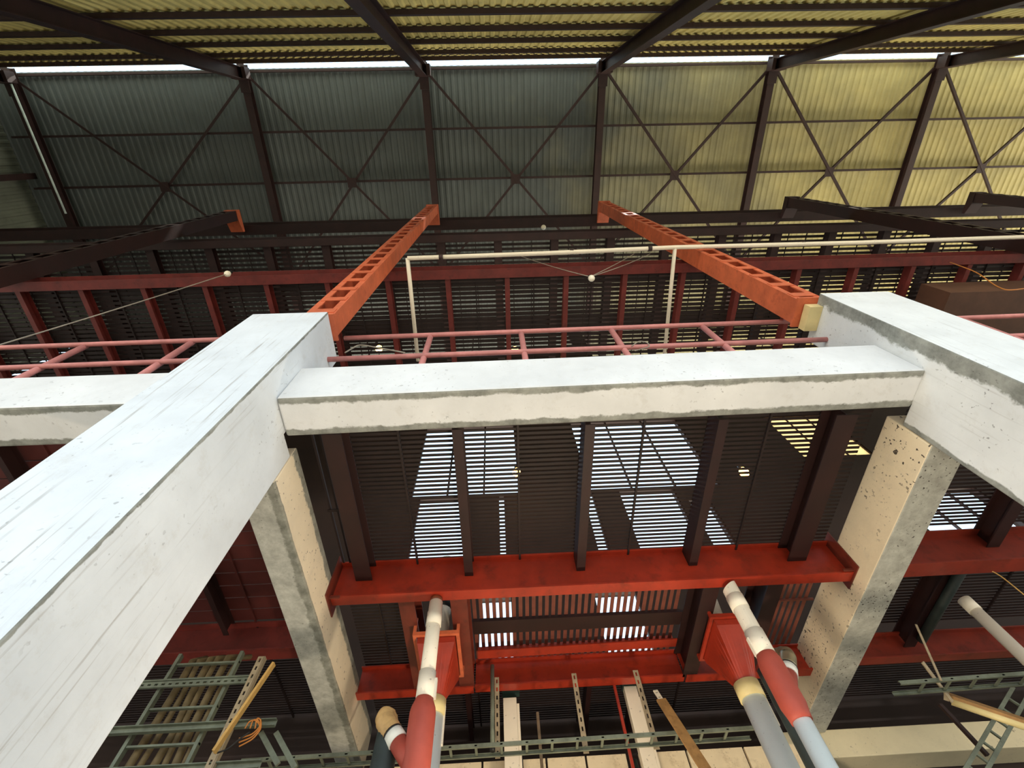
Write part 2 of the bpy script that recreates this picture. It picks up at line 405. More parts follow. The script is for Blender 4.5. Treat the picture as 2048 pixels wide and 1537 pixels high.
# ------------------------------------------------------------------ battened steel columns on the concrete ones
def ladder(x0, x1, y0, y1, z0, z1, label, mat=None, cap=None):
    mat = mat or ORANGE
    t = thing('battened_steel_column', label, 'column', ((x0+x1)/2, (y0+y1)/2, z0))
    w = .075
    for xa, fl, f in ((x0, 'left', 1), (x1, 'right', -1)):
        m = MB()
        m.box(min(xa, xa+.012*f), y0, z0, max(xa, xa+.012*f), y1, z1)
        m.box(min(xa+.012*f, xa+w*f), y0, z0, max(xa+.012*f, xa+w*f), y0+.014, z1)
        m.box(min(xa+.012*f, xa+w*f), y1-.014, z0, max(xa+.012*f, xa+w*f), y1, z1)
        obj('channel', m, mat, t)
    z = z0+.12
    while z < z1-.2:
        obj('batten', MB().box(x0+.02, y0-.008, z, x1-.02, y0, z+.13), mat, t)
        z += .455
    obj('cap_bracket', MB().ext([(-q[0], q[1]) for q in ((y0-.02, 0), (y1+.04, -.02), (y1+.36, .1), (y1+.36, .2), (y0-.02, .2))], (x0-.02, 0, z1), (x1+.02, 0, z1)), cap or mat, t)
    obj('base_plate', MB().box(x0-.02, y0-.03, z0-.03, x1+.02, y1+.03, z0), mat, t)
    return t
ladder(-2.07, -1.745, 1.56, 1.80, 6.45, 17.3, 'orange battened steel column standing on the left concrete column')
lr = ladder(3.38, 3.70, 1.58, 1.86, 6.59, 17.3, 'orange battened steel column standing on the right concrete column')
obj('corbel', MB().box(3.44, 1.62, 6.44, 3.583, 1.9, 6.55), CREAM, lr)
ladder(-8.3, -7.95, 1.58, 1.86, 6.45, 17.3, 'dark battened steel column at the left, its lit top painted orange', REDDK, ORANGE)  # body coloured as in shade, cap coloured as lit
ladder(9.45, 9.8, 1.58, 1.86, 6.59, 17.3, 'dark red battened steel column, second from the right photo edge', REDDK)  # outer columns coloured darker than the inner pair to paint in shade
ladder(15.6, 15.95, 1.58, 1.86, 6.59, 17.3, 'dark red battened steel column at the right photo edge', REDDK)
t = thing('crane_girder', 'dark crane girder along the tops of the battened columns', 'girder', (4, 2.15, 17.6))
obj('beam', MB().ibeam((-17.2, 2.2, 17.95), (22, 2.2, 17.95), .7, .3, .025, .016), DKSTEEL, t)
obj('rail', MB().bar((-17.2, 2.2, 18.34), (22, 2.2, 18.34), .07, .08), DKSTEEL, t)

# ------------------------------------------------------------------ handrails
def handrail(x0, x1, posts, label):
    t = thing('handrail', label, 'railing', ((x0+x1)/2, 1.97, 5.5))
    obj('top_rail', MB().tube([(x0, 1.93, 6.76), (x1, 1.93, 6.86)], .028, 12), RAIL, t)
    obj('mid_rail', MB().tube([(x0, 1.93, 6.15), (x1, 1.93, 6.25)], .028, 12), RAIL, t)
    for x in posts:
        obj('post', MB().tube([(x, 1.95, 5.5), (x, 1.95, 6.77+.1*(x-x0)/(x1-x0))], .032, 12), RAIL, t)
    return t
handrail(CL1+.0, CR0, (-.78, .28, 1.35, 2.45), 'pinkish brown handrail above the middle cross beam')
handrail(-8.5, CL0+.02, (-3.55, -4.75, -5.95), 'pinkish brown handrail above the left cross beam')
handrail(CR1-.02, 9.6, (5.6, 6.8, 8.0), 'pinkish brown handrail behind the right column')

# ------------------------------------------------------------------ decks
def deck(x0, x1, y0, y1, z, label, pitch=.052, w=.03, along='x', supports=(), th=.006, mat=None, group=None, jit=0):
    m = MB()
    if along == 'x':
        y = y0
        while y + w <= y1:
            m.box(x0, y, z, x1, y+w, z+th); y += pitch
        for s in supports: m.box(s-.01, y0, z-.025, s+.01, y1, z-.001)
    else:
        x = x0
        while x + w <= x1:
            m.box(x, y0, z, x+w, y1, z+th); x += pitch
        for s in supports: m.box(x0, s-.01, z-.025, x1, s+.01, z-.001)
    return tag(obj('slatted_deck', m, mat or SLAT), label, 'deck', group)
J1 = [-1.48, -.43, .75, 1.95, 3.12]
# first floor
b1 = tag(obj('red_floor_beam', MB().ibeam((CL1, 4.02, 5.11), (CR0, 4.02, 5.11), .44, .13, .016, .012), RED), 'bright red floor beam nearest the camera, between the white beams', 'beam')
for xw, zz, sg in ((CL1+.002, 5.10, 1), (CR0-.002, 5.14, -1)):
    m = MB(); m.box(min(xw, xw+.014*sg), 3.86, zz-.27, max(xw, xw+.014*sg), 4.18, zz+.22)
    m.box(min(xw, xw+.12*sg), 3.93, zz-.245, max(xw, xw+.12*sg), 3.945, zz-.22)
    obj('end_plate', m, REDBR, b1)
for x, nm in zip(J1, ('leftmost dark floor joist above the slats beside left white beam', 'second dark floor joist from the left', 'middle dark floor joist under the slatted deck', 'fourth dark floor joist from the left', 'rightmost dark floor joist beside right white beam')):
    w = .17 if x in (J1[0],) else .2 if x == J1[-1] else .085
    m = MB().chan((x, 2.2, 5.215), (x, 4.01, 5.215), .2, .09, .01) if w < .1 else MB().ibeam((x, 2.2, 5.215), (x, 4.01, 5.215), .2, w, .014, .012)
    tag(obj('floor_joist', m, REDDK), nm, 'joist')
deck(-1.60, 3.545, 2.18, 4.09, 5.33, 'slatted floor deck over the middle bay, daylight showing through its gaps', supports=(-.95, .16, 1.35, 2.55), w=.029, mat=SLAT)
m = MB(); m.box(-1.745, 2.3, 5.31, -1.725, 3.95, 5.33); m.box(-1.675, 2.3, 5.31, -1.655, 3.95, 5.33); m.box(-1.76, 3.2, 5.30, -1.62, 3.23, 5.31)
tag(obj('edge_bar', m, SLAT), 'thin bars over the bright slit along the left white beam', 'bar')

# frames, second and third beams
tag(obj('red_floor_beam', MB().ibeam((CL1, 5.62, 5.04), (-.42, 5.62, 5.05), .32, .13, .016, .012), RED), 'short red floor beam behind the left pipes', 'beam')
tag(obj('red_floor_beam', MB().ibeam((-.40, 5.62, 5.06), (2.06, 5.62, 5.06), .32, .13, .016, .012), RED), 'wide orange red floor beam between the two hoppers, the farther one', 'beam')
tag(obj('red_floor_beam', MB().ibeam((2.08, 5.62, 5.05), (CR0, 5.62, 5.05), .32, .13, .016, .012), RED), 'short red floor beam behind the right pipes', 'beam')
tag(obj('edge_angle', MB().angle((-.36, 5.36, 5.09), (2.0, 5.36, 5.12), .14, .012), RED), 'red edge angle with drip marks under the upright slats', 'angle')
tag(obj('cross_bearer', MB().bar((-.40, 4.94, 5.204), (2.03, 4.94, 5.204), .22, .04), REDDK), 'dark bearer crossing under the lengthwise slats', 'bearer')
for x, w, nm in ((-1.02, .16, 'red brown trimmer beam left of the left hopper'), (-.49, .17, 'red brown trimmer beam right of the left hopper'), (2.12, .17, 'red brown trimmer beam left of the right hopper'), (2.80, .17, 'red brown trimmer beam right of the right hopper')):
    tag(obj('trimmer_beam', MB().ibeam((x, 4.09, 5.05), (x, 5.6, 5.05), .3, w, .014, .012), REDDK if x > 0 else REDBR), nm, 'beam')
deck(-.39, 2.02, 4.10, 5.60, 5.225, 'deck of lengthwise slats between the hoppers', pitch=.075, w=.042, along='y', mat=SLATR)
deck(-1.74, -1.11, 4.10, 5.60, 5.225, 'small slatted deck beside the left white beam', supports=(-1.42,))
deck(2.86, 3.56, 4.10, 5.60, 5.225, 'small deck of lengthwise slats beside the right white beam', along='y', pitch=.075, w=.042, supports=(4.75,), mat=SLATR)
deck(-1.75, 3.56, 5.61, 6.98, 5.225, 'dim slatted deck behind the farther red beam', supports=(-.4, .9, 2.2))
for x, nm in ((-.55, 'slim red joist under the dim deck, behind left pipes'), (.95, 'slim dark red joist under the dim deck, middle'), (1.55, 'slim red joist under the dim deck near the white trunking')):
    tag(obj('floor_joist', MB().chan((x, 5.64, 5.12), (x, 6.99, 5.12), .16, .06), REDDK), nm, 'joist')
# right bay
tag(obj('red_floor_beam', MB().ibeam((3.92, 4.02, 5.15), (11, 4.02, 5.2), .44, .19, .016, .012), RED2), 'red floor beam in the right bay, nearer one', 'beam')
tag(obj('red_floor_beam', MB().ibeam((3.92, 5.62, 5.14), (11, 5.62, 5.14), .32, .13, .016, .012), RED2), 'red floor beam in the right bay, farther one', 'beam')
for x, nm in ((5.35, 'dark floor joist of the right bay, first right of white beam'), (6.6, 'dark floor joist at the right photo edge'), (7.8, 'outer dark floor joist of the right bay')):
    tag(obj('floor_joist', MB().ibeam((x, 2.2, 5.28), (x, 4.01, 5.28), .2, .14, .014, .012), REDDK), nm, 'joist')
deck(3.95, 10.5, 2.18, 3.92, 5.40, 'slatted deck of the right bay, nearer part', supports=(4.6, 6.0))
deck(3.95, 10.5, 4.06, 5.46, 5.345, 'slatted deck of the right bay behind the nearer red beam', supports=(4.6, 6.0))
deck(3.95, 10.5, 5.60, 6.98, 5.305, 'dim slatted deck of the right bay behind the farther red beam')
tag(obj('floor_joist', MB().ibeam((4.95, 4.03, 5.22), (4.95, 5.6, 5.22), .2, .14, .014, .012), REDDK), 'dark joist above the right white downpipe', 'joist')
# left bay
tag(obj('red_floor_beam', MB().ibeam((-9, 5.1, 5.28), (-2.06, 5.1, 5.28), .36, .19, .016, .012), REDM), 'dull red floor beam in the left bay above the cable ladder', 'beam')
deck(-9, -2.1, 2.2, 5.0, 5.47, 'maroon plank deck of the left bay', pitch=.20, w=.186, supports=(-3.0, -4.3), mat=paint('maroon_plank', (84, 34, 30), .6, 0, .25, 3))
deck(-9, -2.1, 5.08, 6.98, 5.465, 'dim slatted deck behind the cable ladder', supports=(-3.0,))
for x, nm in ((-3.3, 'dark joist under the maroon planks, right one'), (-4.6, 'dark joist under the maroon planks, left one')):
    tag(obj('floor_joist', MB().chan((x, 2.2, 5.37), (x, 5.0, 5.37), .16, .06), REDDK), nm, 'joist')

# second floor, high above
Z2 = 9.8
t = thing('upper_floor_beam', 'dull red edge beam of the upper floor beneath the white conduit', 'beam', (4, 1.95, Z2))
obj('beam', MB().ibeam((-15.3, 1.95, Z2+.12), (22, 1.95, Z2+.2), .34, .16), REDM, t)
num = ['', 'first', 'second', 'third', 'fourth', 'fifth', 'sixth', 'seventh', 'eighth', 'ninth', 'tenth', 'eleventh', 'twelfth', 'thirteenth']
mid = {-2: 'beside the left battened column', -1: 'first right of the left conduit drop', 0: 'second right of the left conduit drop', 1: 'just left of the hanging lamp', 2: 'just right of the hanging lamp', 3: 'beside the right conduit drop'}
for k in range(-9, 11):
    x = .165+1.05*k
    nm = 'maroon joist of the upper floor, ' + (mid[k] if k in mid else '%s to the left of the left battened column' % num[-k-2] if k < 0 else '%s to the right of the right conduit drop' % num[k-3])
    tag(obj('upper_floor_joist', MB().chan((x, 2.04, Z2+.1), (x, 4.85, Z2+.1), .16, .085, .01), REDM), nm, 'joist')
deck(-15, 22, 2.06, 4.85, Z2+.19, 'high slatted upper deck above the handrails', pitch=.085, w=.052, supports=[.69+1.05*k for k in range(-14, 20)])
Z3 = 14.2
tag(obj('top_floor_beam', MB().ibeam((-15.3, 2.05, Z3+.1), (22, 2.05, Z3+.1), .4, .18), DKSTEEL), 'dark edge beam of the topmost floor below the crane girder', 'beam')
for k in range(-8, 14):
    x = 1.5*k
    tag(obj('top_floor_joist', MB().chan((x, 2.15, Z3+.2), (x, 5.6, Z3+.2), .2, .2, .01), DKSTEEL), 'dark joist of the topmost floor, %s' % ('%s to the left of the middle one' % num[-k] if k < 0 else 'the middle one' if k == 0 else '%s to the right of the middle one' % num[k]), 'joist')
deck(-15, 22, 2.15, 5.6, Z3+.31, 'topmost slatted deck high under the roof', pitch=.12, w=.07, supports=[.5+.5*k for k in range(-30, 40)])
tag(obj('duct_box', MB().box(7.6, 2.3, 9.0, 12, 3.2, 9.6), paint('dull_brown_sheet', (92, 62, 46), .6)), 'dull brown boxed duct under the upper floor at right', 'duct')

# ------------------------------------------------------------------ white conduit
pa, pb, pc = at(815, 517, Y=1.50), at(1350, 495, Y=1.50), at(2060, 474, Y=1.50)
zc = pa.z
t = thing('conduit', 'thin white conduit with two drops below the upper floor', 'conduit', pa)
obj('run', MB().tube([pa, pa.lerp(pb, .5)-V((0, 0, .05)), pb, pb.lerp(pc, .5)-V((0, 0, .06)), pc], .034, 10), WHITE, t)
for p, e in ((pa, at(836, 722, Z=zc-.02)), (pb, at(1329, 708, Z=pb.z-.02))):
    obj('drop', MB().tube([p, e], .032, 10), WHITE, t)
for f in (.12, .6, .9, 1.35, 1.55):
    c = pa.lerp(pb, f) if f < 1 else pb.lerp(pc, f-1)
    obj('clip', MB().tube([c-V((.03, 0, .02)), c+V((.03, 0, -.02))], .046, 10), DKSTEEL, t)

# ------------------------------------------------------------------ hanging lamps and wires
def lampholder(px, py, Y, label, r=.05):
    p = at(px, py, Y=Y)
    t = thing('hanging_lamp', label, 'lamp', p)
    obj('globe', MB().ball(p, r, 1.25), CER, t)
    obj('holder', MB().tube([p+V((0, 0, r*.9)), p+V((0, 0, r*2.4))], r*.55, 10), BLACK, t)
    return p
p = lampholder(1183, 557, 1.75, 'white lamp hanging in the middle of three wires', .05)
e1, e2, e3 = at(1040, 512, Y=1.84), at(1268, 508, Y=1.84), at(1300, 508, Y=1.84)
for e, s, nm in ((e1, .10, 'thin wire from the middle lamp up to the left'), (e2, .04, 'thin wire from the middle lamp up to the right'), (e3, .08, 'fainter second wire from the middle lamp to the right')):
    tag(obj('wire', MB().tube(sag(p+V((0, 0, .1)), e, s), .007, 6), GREYW), nm, 'wire')
p = lampholder(455, 548, 1.75, 'white lamp on a long wire at the left, before the upper deck', .05)
tag(obj('wire', MB().tube(sag(p, at(-40, 702, Y=1.55), .12), .007, 6), GREYW), 'long thin wire from the left lamp to the photo edge', 'wire')
lampholder(1087, 455, 2.0, 'tiny white lamp below the crane girder', .07)
def wirepath(name, pts, Y, r, mat, label):
    q = [at(a, b, Y=Y) for a, b in pts]; out = []
    for i in range(len(q)-1):
        for k in range(5): out.append(q[i].lerp(q[i+1], k/5))
    out.append(q[-1])
    for _ in range(3): out = [out[0]]+[(out[i-1]+out[i]*2+out[i+1])/4 for i in range(1, len(out)-1)]+[out[-1]]
    return tag(obj('wire', MB().tube(out, r, 6), mat), label, 'wire')
wirepath('wire', [(690, 706), (716, 690), (735, 692), (760, 697), (810, 706)], 1.9, .008, GREYW, 'loose grey wire tied on the left end of the middle handrail')
wirepath('wire', [(1263, 693), (1278, 682), (1295, 685), (1300, 694), (1284, 698), (1270, 702)], 1.9, .006, GREYW, 'coil of wire on the middle handrail near its right posts')
wirepath('wire', [(1900, 525), (1955, 545), (1990, 572), (2015, 582), (2060, 576)], 1.9, .008, OWIRE, 'sagging pale wire below the duct at the right')
for k, (px, py, Y, nm) in enumerate(((758, 698, 4.4, 'warm glowing lamp behind the left part of the handrail'), (1030, 700, 4.4, 'warm glowing lamp behind the handrail middle post'), (1033, 945, 6.2, 'warm glowing lamp above the middle deck slats'), (1488, 945, 5.6, 'warm glowing lamp above the right deck slats'))):
    p = at(px, py, Y=Y)
    t = thing('glowing_lamp', nm, 'lamp', p)
    obj('bulb', MB().ball(p, .085, 1.3), BULB, t); obj('holder', MB().tube([p+V((0, 0, .1)), p+V((0, 0, .2))], .04, 10), BLACK, t)

# ------------------------------------------------------------------ pipes and hoppers
def pipes(side):
    L = side == 'left'
    Y = 4.05; X = -.705 if L else 2.275; r = .066 if L else .078
    ztop = 4.84 if L else 4.86; zc = at(850, 1399, Y=Y).z if L else at(1527, 1311, Y=Y).z
    t = thing('vent_pipe', 'slim white vertical pipe with red rubber branch boot, %s one' % side, 'pipe', (X, Y, 0))
    if L: obj('pipe', MB().tube([(X, Y, ztop), (X, Y, zc+.1)], r, 24), PVC, t)
    else:
        m = MB(); n = 24
        lo = [V((X+r*math.cos(a), Y+r*math.sin(a), zc+.1)) for a in [i*2*math.pi/n for i in range(n)]]
        hi = [v+V((0, 0, ztop-zc-.1+.5*(v.x-X))) for v in lo]
        m.loft([lo, hi], True, False); obj('pipe', m, PVC, t)
    c = obj('coupling', MB().tube([(X, Y, zc+.22), (X, Y, zc)], r+.008, 24), PVC, t)
    s = 1 if L else -1
    obj('lug', MB().box(X+s*(r+.004)-.012, Y-.02, zc, X+s*(r+.004)+.022, Y+.02, zc+.16), PVC, c)
    obj('socket', MB().tube([(X, Y, ztop-.12), (X, Y, ztop-.26)], r+.006, 24), PVC, t)
    if L: obj('stub_ring', MB().tube([(X, Y, ztop), (X, Y, 4.885)], r*.92, 20), paint('rusty_ring', (120, 60, 30), .6), t)
    # rubber boot: bulges, then a branch, then necks in on the right one
    R = .105 if L else .105
    zb = zc-.62 if L else at(1600, 1445, Y=Y).z
    if L: prof = [(zc, r+.004), (zc-.02, r+.012), (zc-.07, R*.93), (zc-.11, R), (zc-.9, R)]
    else: prof = [(zc, r+.004), (zc-.02, r+.012), (zc-.06, R*.95), (zc-.1, R), (zb+.16, R), (zb+.12, R*1.0), (zb+.05, R*.86), (zb, r+.006)]
    b = obj('rubber_boot', MB().tube([(X, Y, z) for z, _ in prof], [q for _, q in prof], 28), RUBBER, t)
    bp = V((X, Y, zc-.50)) if L else V((X, Y, zb+.19))
    d = V((-.62, .15, .77)).normalized() if L else V((.52, .3, .80)).normalized()
    obj('branch', MB().tube([bp, bp+d*.27], .072, 20), RUBBER, b)
    lo = .27
    cl = obj('label_band', MB().tube([bp+d*lo, bp+d*(lo+.085)], .078, 20), LABEL, b)
    obj('clamp', MB().tube([bp+d*(lo+.085), bp+d*(lo+.1)], .08, 20), BLACK, b)
    if not L:
        obj('neck_pipe', MB().tube([(X, Y, zb+.02), (X, Y, 0)], r-.004, 24), PVCB, t)
    else:
        obj('neck_pipe', MB().tube([(X, Y, zc-.9), (X, Y, 0)], R-.01, 24), PVCB, t)
    # the hose arching over from the branch
    s0 = bp+d*(lo+.1)
    r0 = .078 if L else .072
    straight = .06 if L else .16
    pts = [s0+d*(straight*i/5) for i in range(6)]
    p0 = pts[-1]
    q = at(774, 1480, Y=4.16) if L else V((2.40, 4.42, 0))
    q = V((q.x, q.y, p0.z-.04)); k1 = .16 if L else .12
    c1, c2 = p0+d*k1, q+V((0, 0, k1*1.1)); bend = []
    for i in range(25):
        f = i/24; g = 1-f
        bend.append(p0*g**3+c1*(3*g*g*f)+c2*(3*g*f*f)+q*f**3)
    if L:
        h = obj('flexible_hose', MB().tube(pts+bend[1:], [r0+(.004 if i % 3 == 0 else 0) for i in range(len(pts)+len(bend)-1)], 22), TAN, t)
    else:
        h = obj('flexible_hose', MB().tube(bend, [r0-.004+(.004 if i % 3 == 0 else 0) for i in range(len(bend))], 22), paint('dark_hose_bend', (110, 92, 70), .5), t)
        obj('sleeve', MB().tube(pts, r0, 22), STEELPIPE, h)
    obj('shaded_part', MB().tube([q+V((0, 0, .06)), q-V((0, 0, .05)), q-V((0, 0, .3)), V((q.x, q.y, 0))], [r0+.006, r0+.010, r0+.016, r0+.016] if L else r0+.004, 22), DKTEAL, h)  # dark teal paints the shaded side of the descending hose
    # hopper
    hx, hy = (-.745, 4.80) if L else (2.345, 4.80)
    zr = 4.80 if L else 4.84
    zt = 4.30
    x0, x1 = (-.98, -.50) if L else (2.14, 2.60)
    y0, y1 = 4.46, 5.2
    t = thing('hopper', 'red hopper tapering into a thick white pipe, %s one' % side, 'hopper', (hx, hy, 0))
    n = 32; R = .112
    def rect(ins, z):
        out = []
        for i in range(n):
            a = 2*math.pi*i/n; c, s = math.cos(a), math.sin(a); k = 1/max(abs(c), abs(s))
            out.append(V(((x0+x1)/2 + c*k*((x1-x0)/2-ins), (y0+y1)/2 + s*k*((y1-y0)/2-ins), z)))
        return out
    circ = lambda z, R=R: [V((hx+R*math.cos(2*math.pi*i/n), hy+R*math.sin(2*math.pi*i/n), z)) for i in range(n)]
    obj('cone', MB().loft([rect(.045, zr), rect(.05, zr-.07), circ(zt+.03), circ(zt)], True), RED, t)
    m = MB()
    for ya in (y0, y1-.035): m.box(x0, ya, zr-.012, x1, ya+.035, zr+.028)
    m.box(x0, y0+.035, zr-.012, x0+.035, y1-.035, zr+.012); m.box(x1-.035, y0+.035, zr-.012, x1, y1-.035, zr+.012)
    obj('rim_frame', m, ORANGE if L else RED, t)
    for xa in (x0, x1-.03):
        for ya in (y0, y1-.03):
            obj('hanger', MB().box(xa, ya, zr+.028, xa+.03, ya+.03, 4.99 if L else 4.96), ORANGE if L else RED, t)
    obj('collar', MB().tube([(hx, hy, zt+.03), (hx, hy, zt-.12)], R+.012, 28), CREAM, t)
    obj('thick_pipe', MB().tube([(hx, hy, zt-.1), (hx, hy, 0)], R, 28), PVCB, t)
    obj('strip', MB().box(hx+R-.004, hy-.02, zt-.36, hx+R+.012, hy+.02, zt-.02), PVC, t)
    # drop pipe inside the floor opening
    a, b2 = (V((hx+.02, 4.62, 5.9)), V((hx+.0, 4.72, 4.95))) if L else (V((hx+.02, 4.66, 5.9)), V((hx-.05, 4.72, 4.87)))
    dp = obj('drop_pipe', MB().tube([a, b2], .10, 24), PVC, t)
    obj('black_sleeve', MB().tube([V((a.x, a.y, a.z)).lerp(b2, .48), V((a.x, a.y, a.z)).lerp(b2, .68)], .106, 24), BLACK, dp)
pipes('left'); pipes('right')

# ------------------------------------------------------------------ cable tray, hangers and trunking under the far beam
def tray(p, q, w, rung, label, side=(0, 1, 0), mat=GALV):
    p, q = V(p), V(q); t = thing('cable_tray', label, 'cable tray', (p+q)/2)
    d = (q-p).normalized(); sd = V(side)
    for k in (-1, 1):
        obj('side_rail', MB().chan(p+sd*(k*w/2), q+sd*(k*w/2), .035, .02, .004, flip=k), mat, t)
    n = int((q-p).length/rung)
    for i in range(1, n):
        c = p+d*(i*rung); obj('rung', MB().bar(c-sd*(w/2), c+sd*(w/2), .025, .012), mat, t)
    return t
tray((-2.6, 5.30, 4.10), (2.42, 5.30, 4.14), .20, .25, 'galvanised cable tray hung across the bottom of the middle bay')
for (px, nm, w) in ((995, 'perforated hanger beside the grey tube', .05), (1168, 'perforated hanger in the middle under the far red beam', .055), (1308, 'perforated hanger beside the white trunking', .06)):
    p = at(px, 1478, Y=5.42)
    tag(obj('perforated_hanger', MB().perf((p.x, 5.42, 4.10), (p.x, 5.42, 4.90), w, .006, .085, .045, .016, up=(0, 1, 0)), BAR), nm, 'hanger')
p = at(985, 1480, Y=5.35)
t = thing('grey_tube', 'grey tube hanging from the far red beam above the tray', 'pipe', (p.x, 5.35, 4.1))
obj('tube', MB().tube([(p.x, 5.35, 5.0), (p.x, 5.35, 4.16)], .022, 12), GALV, t)
obj('end_cap', MB().tube([(p.x, 5.35, 4.17), (p.x, 5.35, 4.13)], .027, 12), BLACK, t)
p = at(1080, 1487, Y=5.6)
tag(obj('thin_rod', MB().tube([(p.x, 5.6, 4.6), (p.x, 5.6, 0)], .016, 10), BAR), 'thin tan rod between the trunking and the middle hanger', 'rod')
for px, w, nm in ((1022, .155, 'white vertical trunking behind the tray, left one'), (1285, .15, 'white vertical trunking behind the tray, right one')):
    x = at(px, 1470, Y=5.75).x
    t = thing('trunking', nm, 'trunking', (x, 5.79, 0))
    obj('body', MB().box(x-w/2, 5.75, 0, x+w/2, 5.85, 4.86 if px < 1100 else 4.92), WHITE, t, bevel=.004)
    obj('cover_strip', MB().box(x+w/2+.002, 5.77, 0, x+w/2+.03, 5.84, 4.8), WHITE, t)
    obj('shadow_box', MB().box(x-w/2-.01, 5.74, 4.93, x+w/2+.04, 5.87, 5.18), TEAL, t)  # teal box stands in for the dark shading above the trunking
x = at(1262, 1470, Y=5.7).x
tag(obj('red_rod', MB().bar((x-.06, 5.7, 0), (x-.06, 5.7, 5.2), .03, .03, up=(0, 1, 0)), RED), 'slim red upright left of the right white trunking', 'rod')
a, b = at(1322, 1400, Y=5.15), at(1450, 1600, Y=4.75)
t = thing('timber_plank', 'brown plank slanting down in front of the cable tray', 'plank', b)
obj('board', MB().bar(a, b, .10, .02, up=(0, -1, .4)), PLANK, t)
dn = (a-b).normalized()
obj('end_bracket', MB().perf(a, a+dn*.13, .05, .012, .045, .02, .03, up=(0, -1, .4)), WHITE, t)
# whitewashed boards along the far side
bx = [-2.3, -1.55, -.95, -.33, .06, .38, .82, 1.28, 1.40, 1.95, 2.6, 3.3]
for i in range(len(bx)-1):
    x0, x1 = bx[i]+.012, bx[i+1]-.012
    if abs(bx[i]-1.28) < .01: continue
    nm = ['first from the left', 'second from the left', 'third from the left', 'fourth from the left, narrow', 'fifth, narrow, beside the dark gap', 'sixth from the left', 'seventh from the left', '', 'eighth, right of the teal pipe', 'ninth from the left', 'last at the right behind thick pipe'][i]
    tag(obj('whitewashed_board', MB().box(x0+(.05 if i == 4 else 0), 6.08, 0, x1, 6.12, 4.38), BOARD), 'whitewashed board below the tray, '+nm, 'board')
tag(obj('wall_pipe', MB().tube([(1.34, 6.05, 0), (1.34, 6.05, 4.3)], .035, 12), TEAL), 'teal upright pipe in the gap between the boards', 'pipe')

# ------------------------------------------------------------------ cable ladder, left bay
Y0 = 4.35
def vx(ratio): return ratio*Y0
t = thing('cable_ladder', 'upright cable ladder behind the left column carrying dusty cables', 'cable ladder', (vx(-.66), Y0, 0))
for rx in (-.727, -.592):
    obj('side_rail', MB().chan((vx(rx), Y0, 0), (vx(rx), Y0, 4.62), .05, .03, .005, up=(0, 1, 0)), GALV, t)
for z in (4.52, 4.12, 3.83, 3.52, 3.2, 2.9):
    obj('rung', MB().bar((vx(-.727), Y0, z), (vx(-.592), Y0, z), .03, .016), GALV, t)
cx = [-.713, -.695, -.672, -.655, -.632, -.612]
cn = ['leftmost', 'second', 'third', 'fourth', 'fifth', 'rightmost']
for i, r_ in enumerate(cx):
    pts = []; X0 = vx(r_)
    for k in range(15):
        z = 0+4.62*k/14
        pts.append((X0+.010*math.sin(z*5+i*.7)+.006*math.sin(z*11+i*4.1)+(.05*(i-2.5)*max(0, min(.8, 3.3-z))), Y0+.085+.02*math.sin(z*3+i), z))
    pts.append((X0+.04, Y0+.22, 4.72))
    tag(obj('cable', MB().tube(pts, .031 if i % 2 == 0 else .024, 10), CABLE), 'thick dusty cable on the ladder, %s of six' % cn[i], 'cable')
def strut(y, x0, x1, z, label, perf=False, mat=GALV):
    if perf: m = MB().perf((x0, y, z), (x1, y, z), .05, .02, .06, .03, .016, up=(0, 1, 0)).bar((x0, y, z+.035), (x1, y, z+.035), .04, .012)
    else: m = MB().chan((x0, y, z), (x1, y, z), .055, .04, .006)
    return tag(obj('support_strut', m, mat), label, 'strut')
strut(Y0-.06, -3.35, -2.36, 4.30, 'perforated strut across the upper part of the cable ladder', True)
strut(Y0-.06, -3.6, -1.97, 3.92, 'grey strut across the middle of the cable ladder, end jutting right')
strut(Y0-.06, -3.6, -1.97, 3.62, 'lowest grey strut across the cable ladder')
a, b = at(523, 1314, Y=4.25), at(405, 1560, Y=4.25)
tag(obj('perforated_angle', MB().perf(a, b, .055, .008, .07, .035, .018, up=(0, 1, 0)).bar(a+V((.035, .02, 0)), b+V((.035, .02, 0)), .006, .05, up=(0, 1, 0)), BAR), 'perforated angle slanting right of the cables', 'angle')
a, b = at(548, 1328, Y=4.15), at(428, 1505, Y=4.15)
tag(obj('timber_strip', MB().bar(a, b, .022, .05, up=(0, 1, 0)), YWOOD), 'yellow timber strip leaning in front of the perforated angle', 'strip')
for (a, b), nm in ((((522, 1466), (556, 1530)), 'left slanting leg under the middle strut'), (((552, 1466), (590, 1537)), 'right slanting leg under the middle strut')):
    tag(obj('strut_leg', MB().bar(at(*a, Y=4.36), at(*b, Y=4.36), .04, .02, up=(0, 1, 0)), GALV), nm, 'strut')
for k in range(3):
    pts = [(490+10*k, 1458), (498+8*k, 1444-4*k), (510+6*k, 1440), (522, 1452+4*k), (505, 1470+5*k), (478, 1478+8*k)]
    wirepath('wire', pts, 4.22, .006, OWIRE, 'orange tie wire on the middle strut, %s loop' % ('inner', 'centre', 'outer')[k])
wirepath('wire', [(430, 1508), (455, 1500), (480, 1478), (500, 1465)], 4.18, .006, BLACK, 'black cable curling from the foot of the yellow strip')

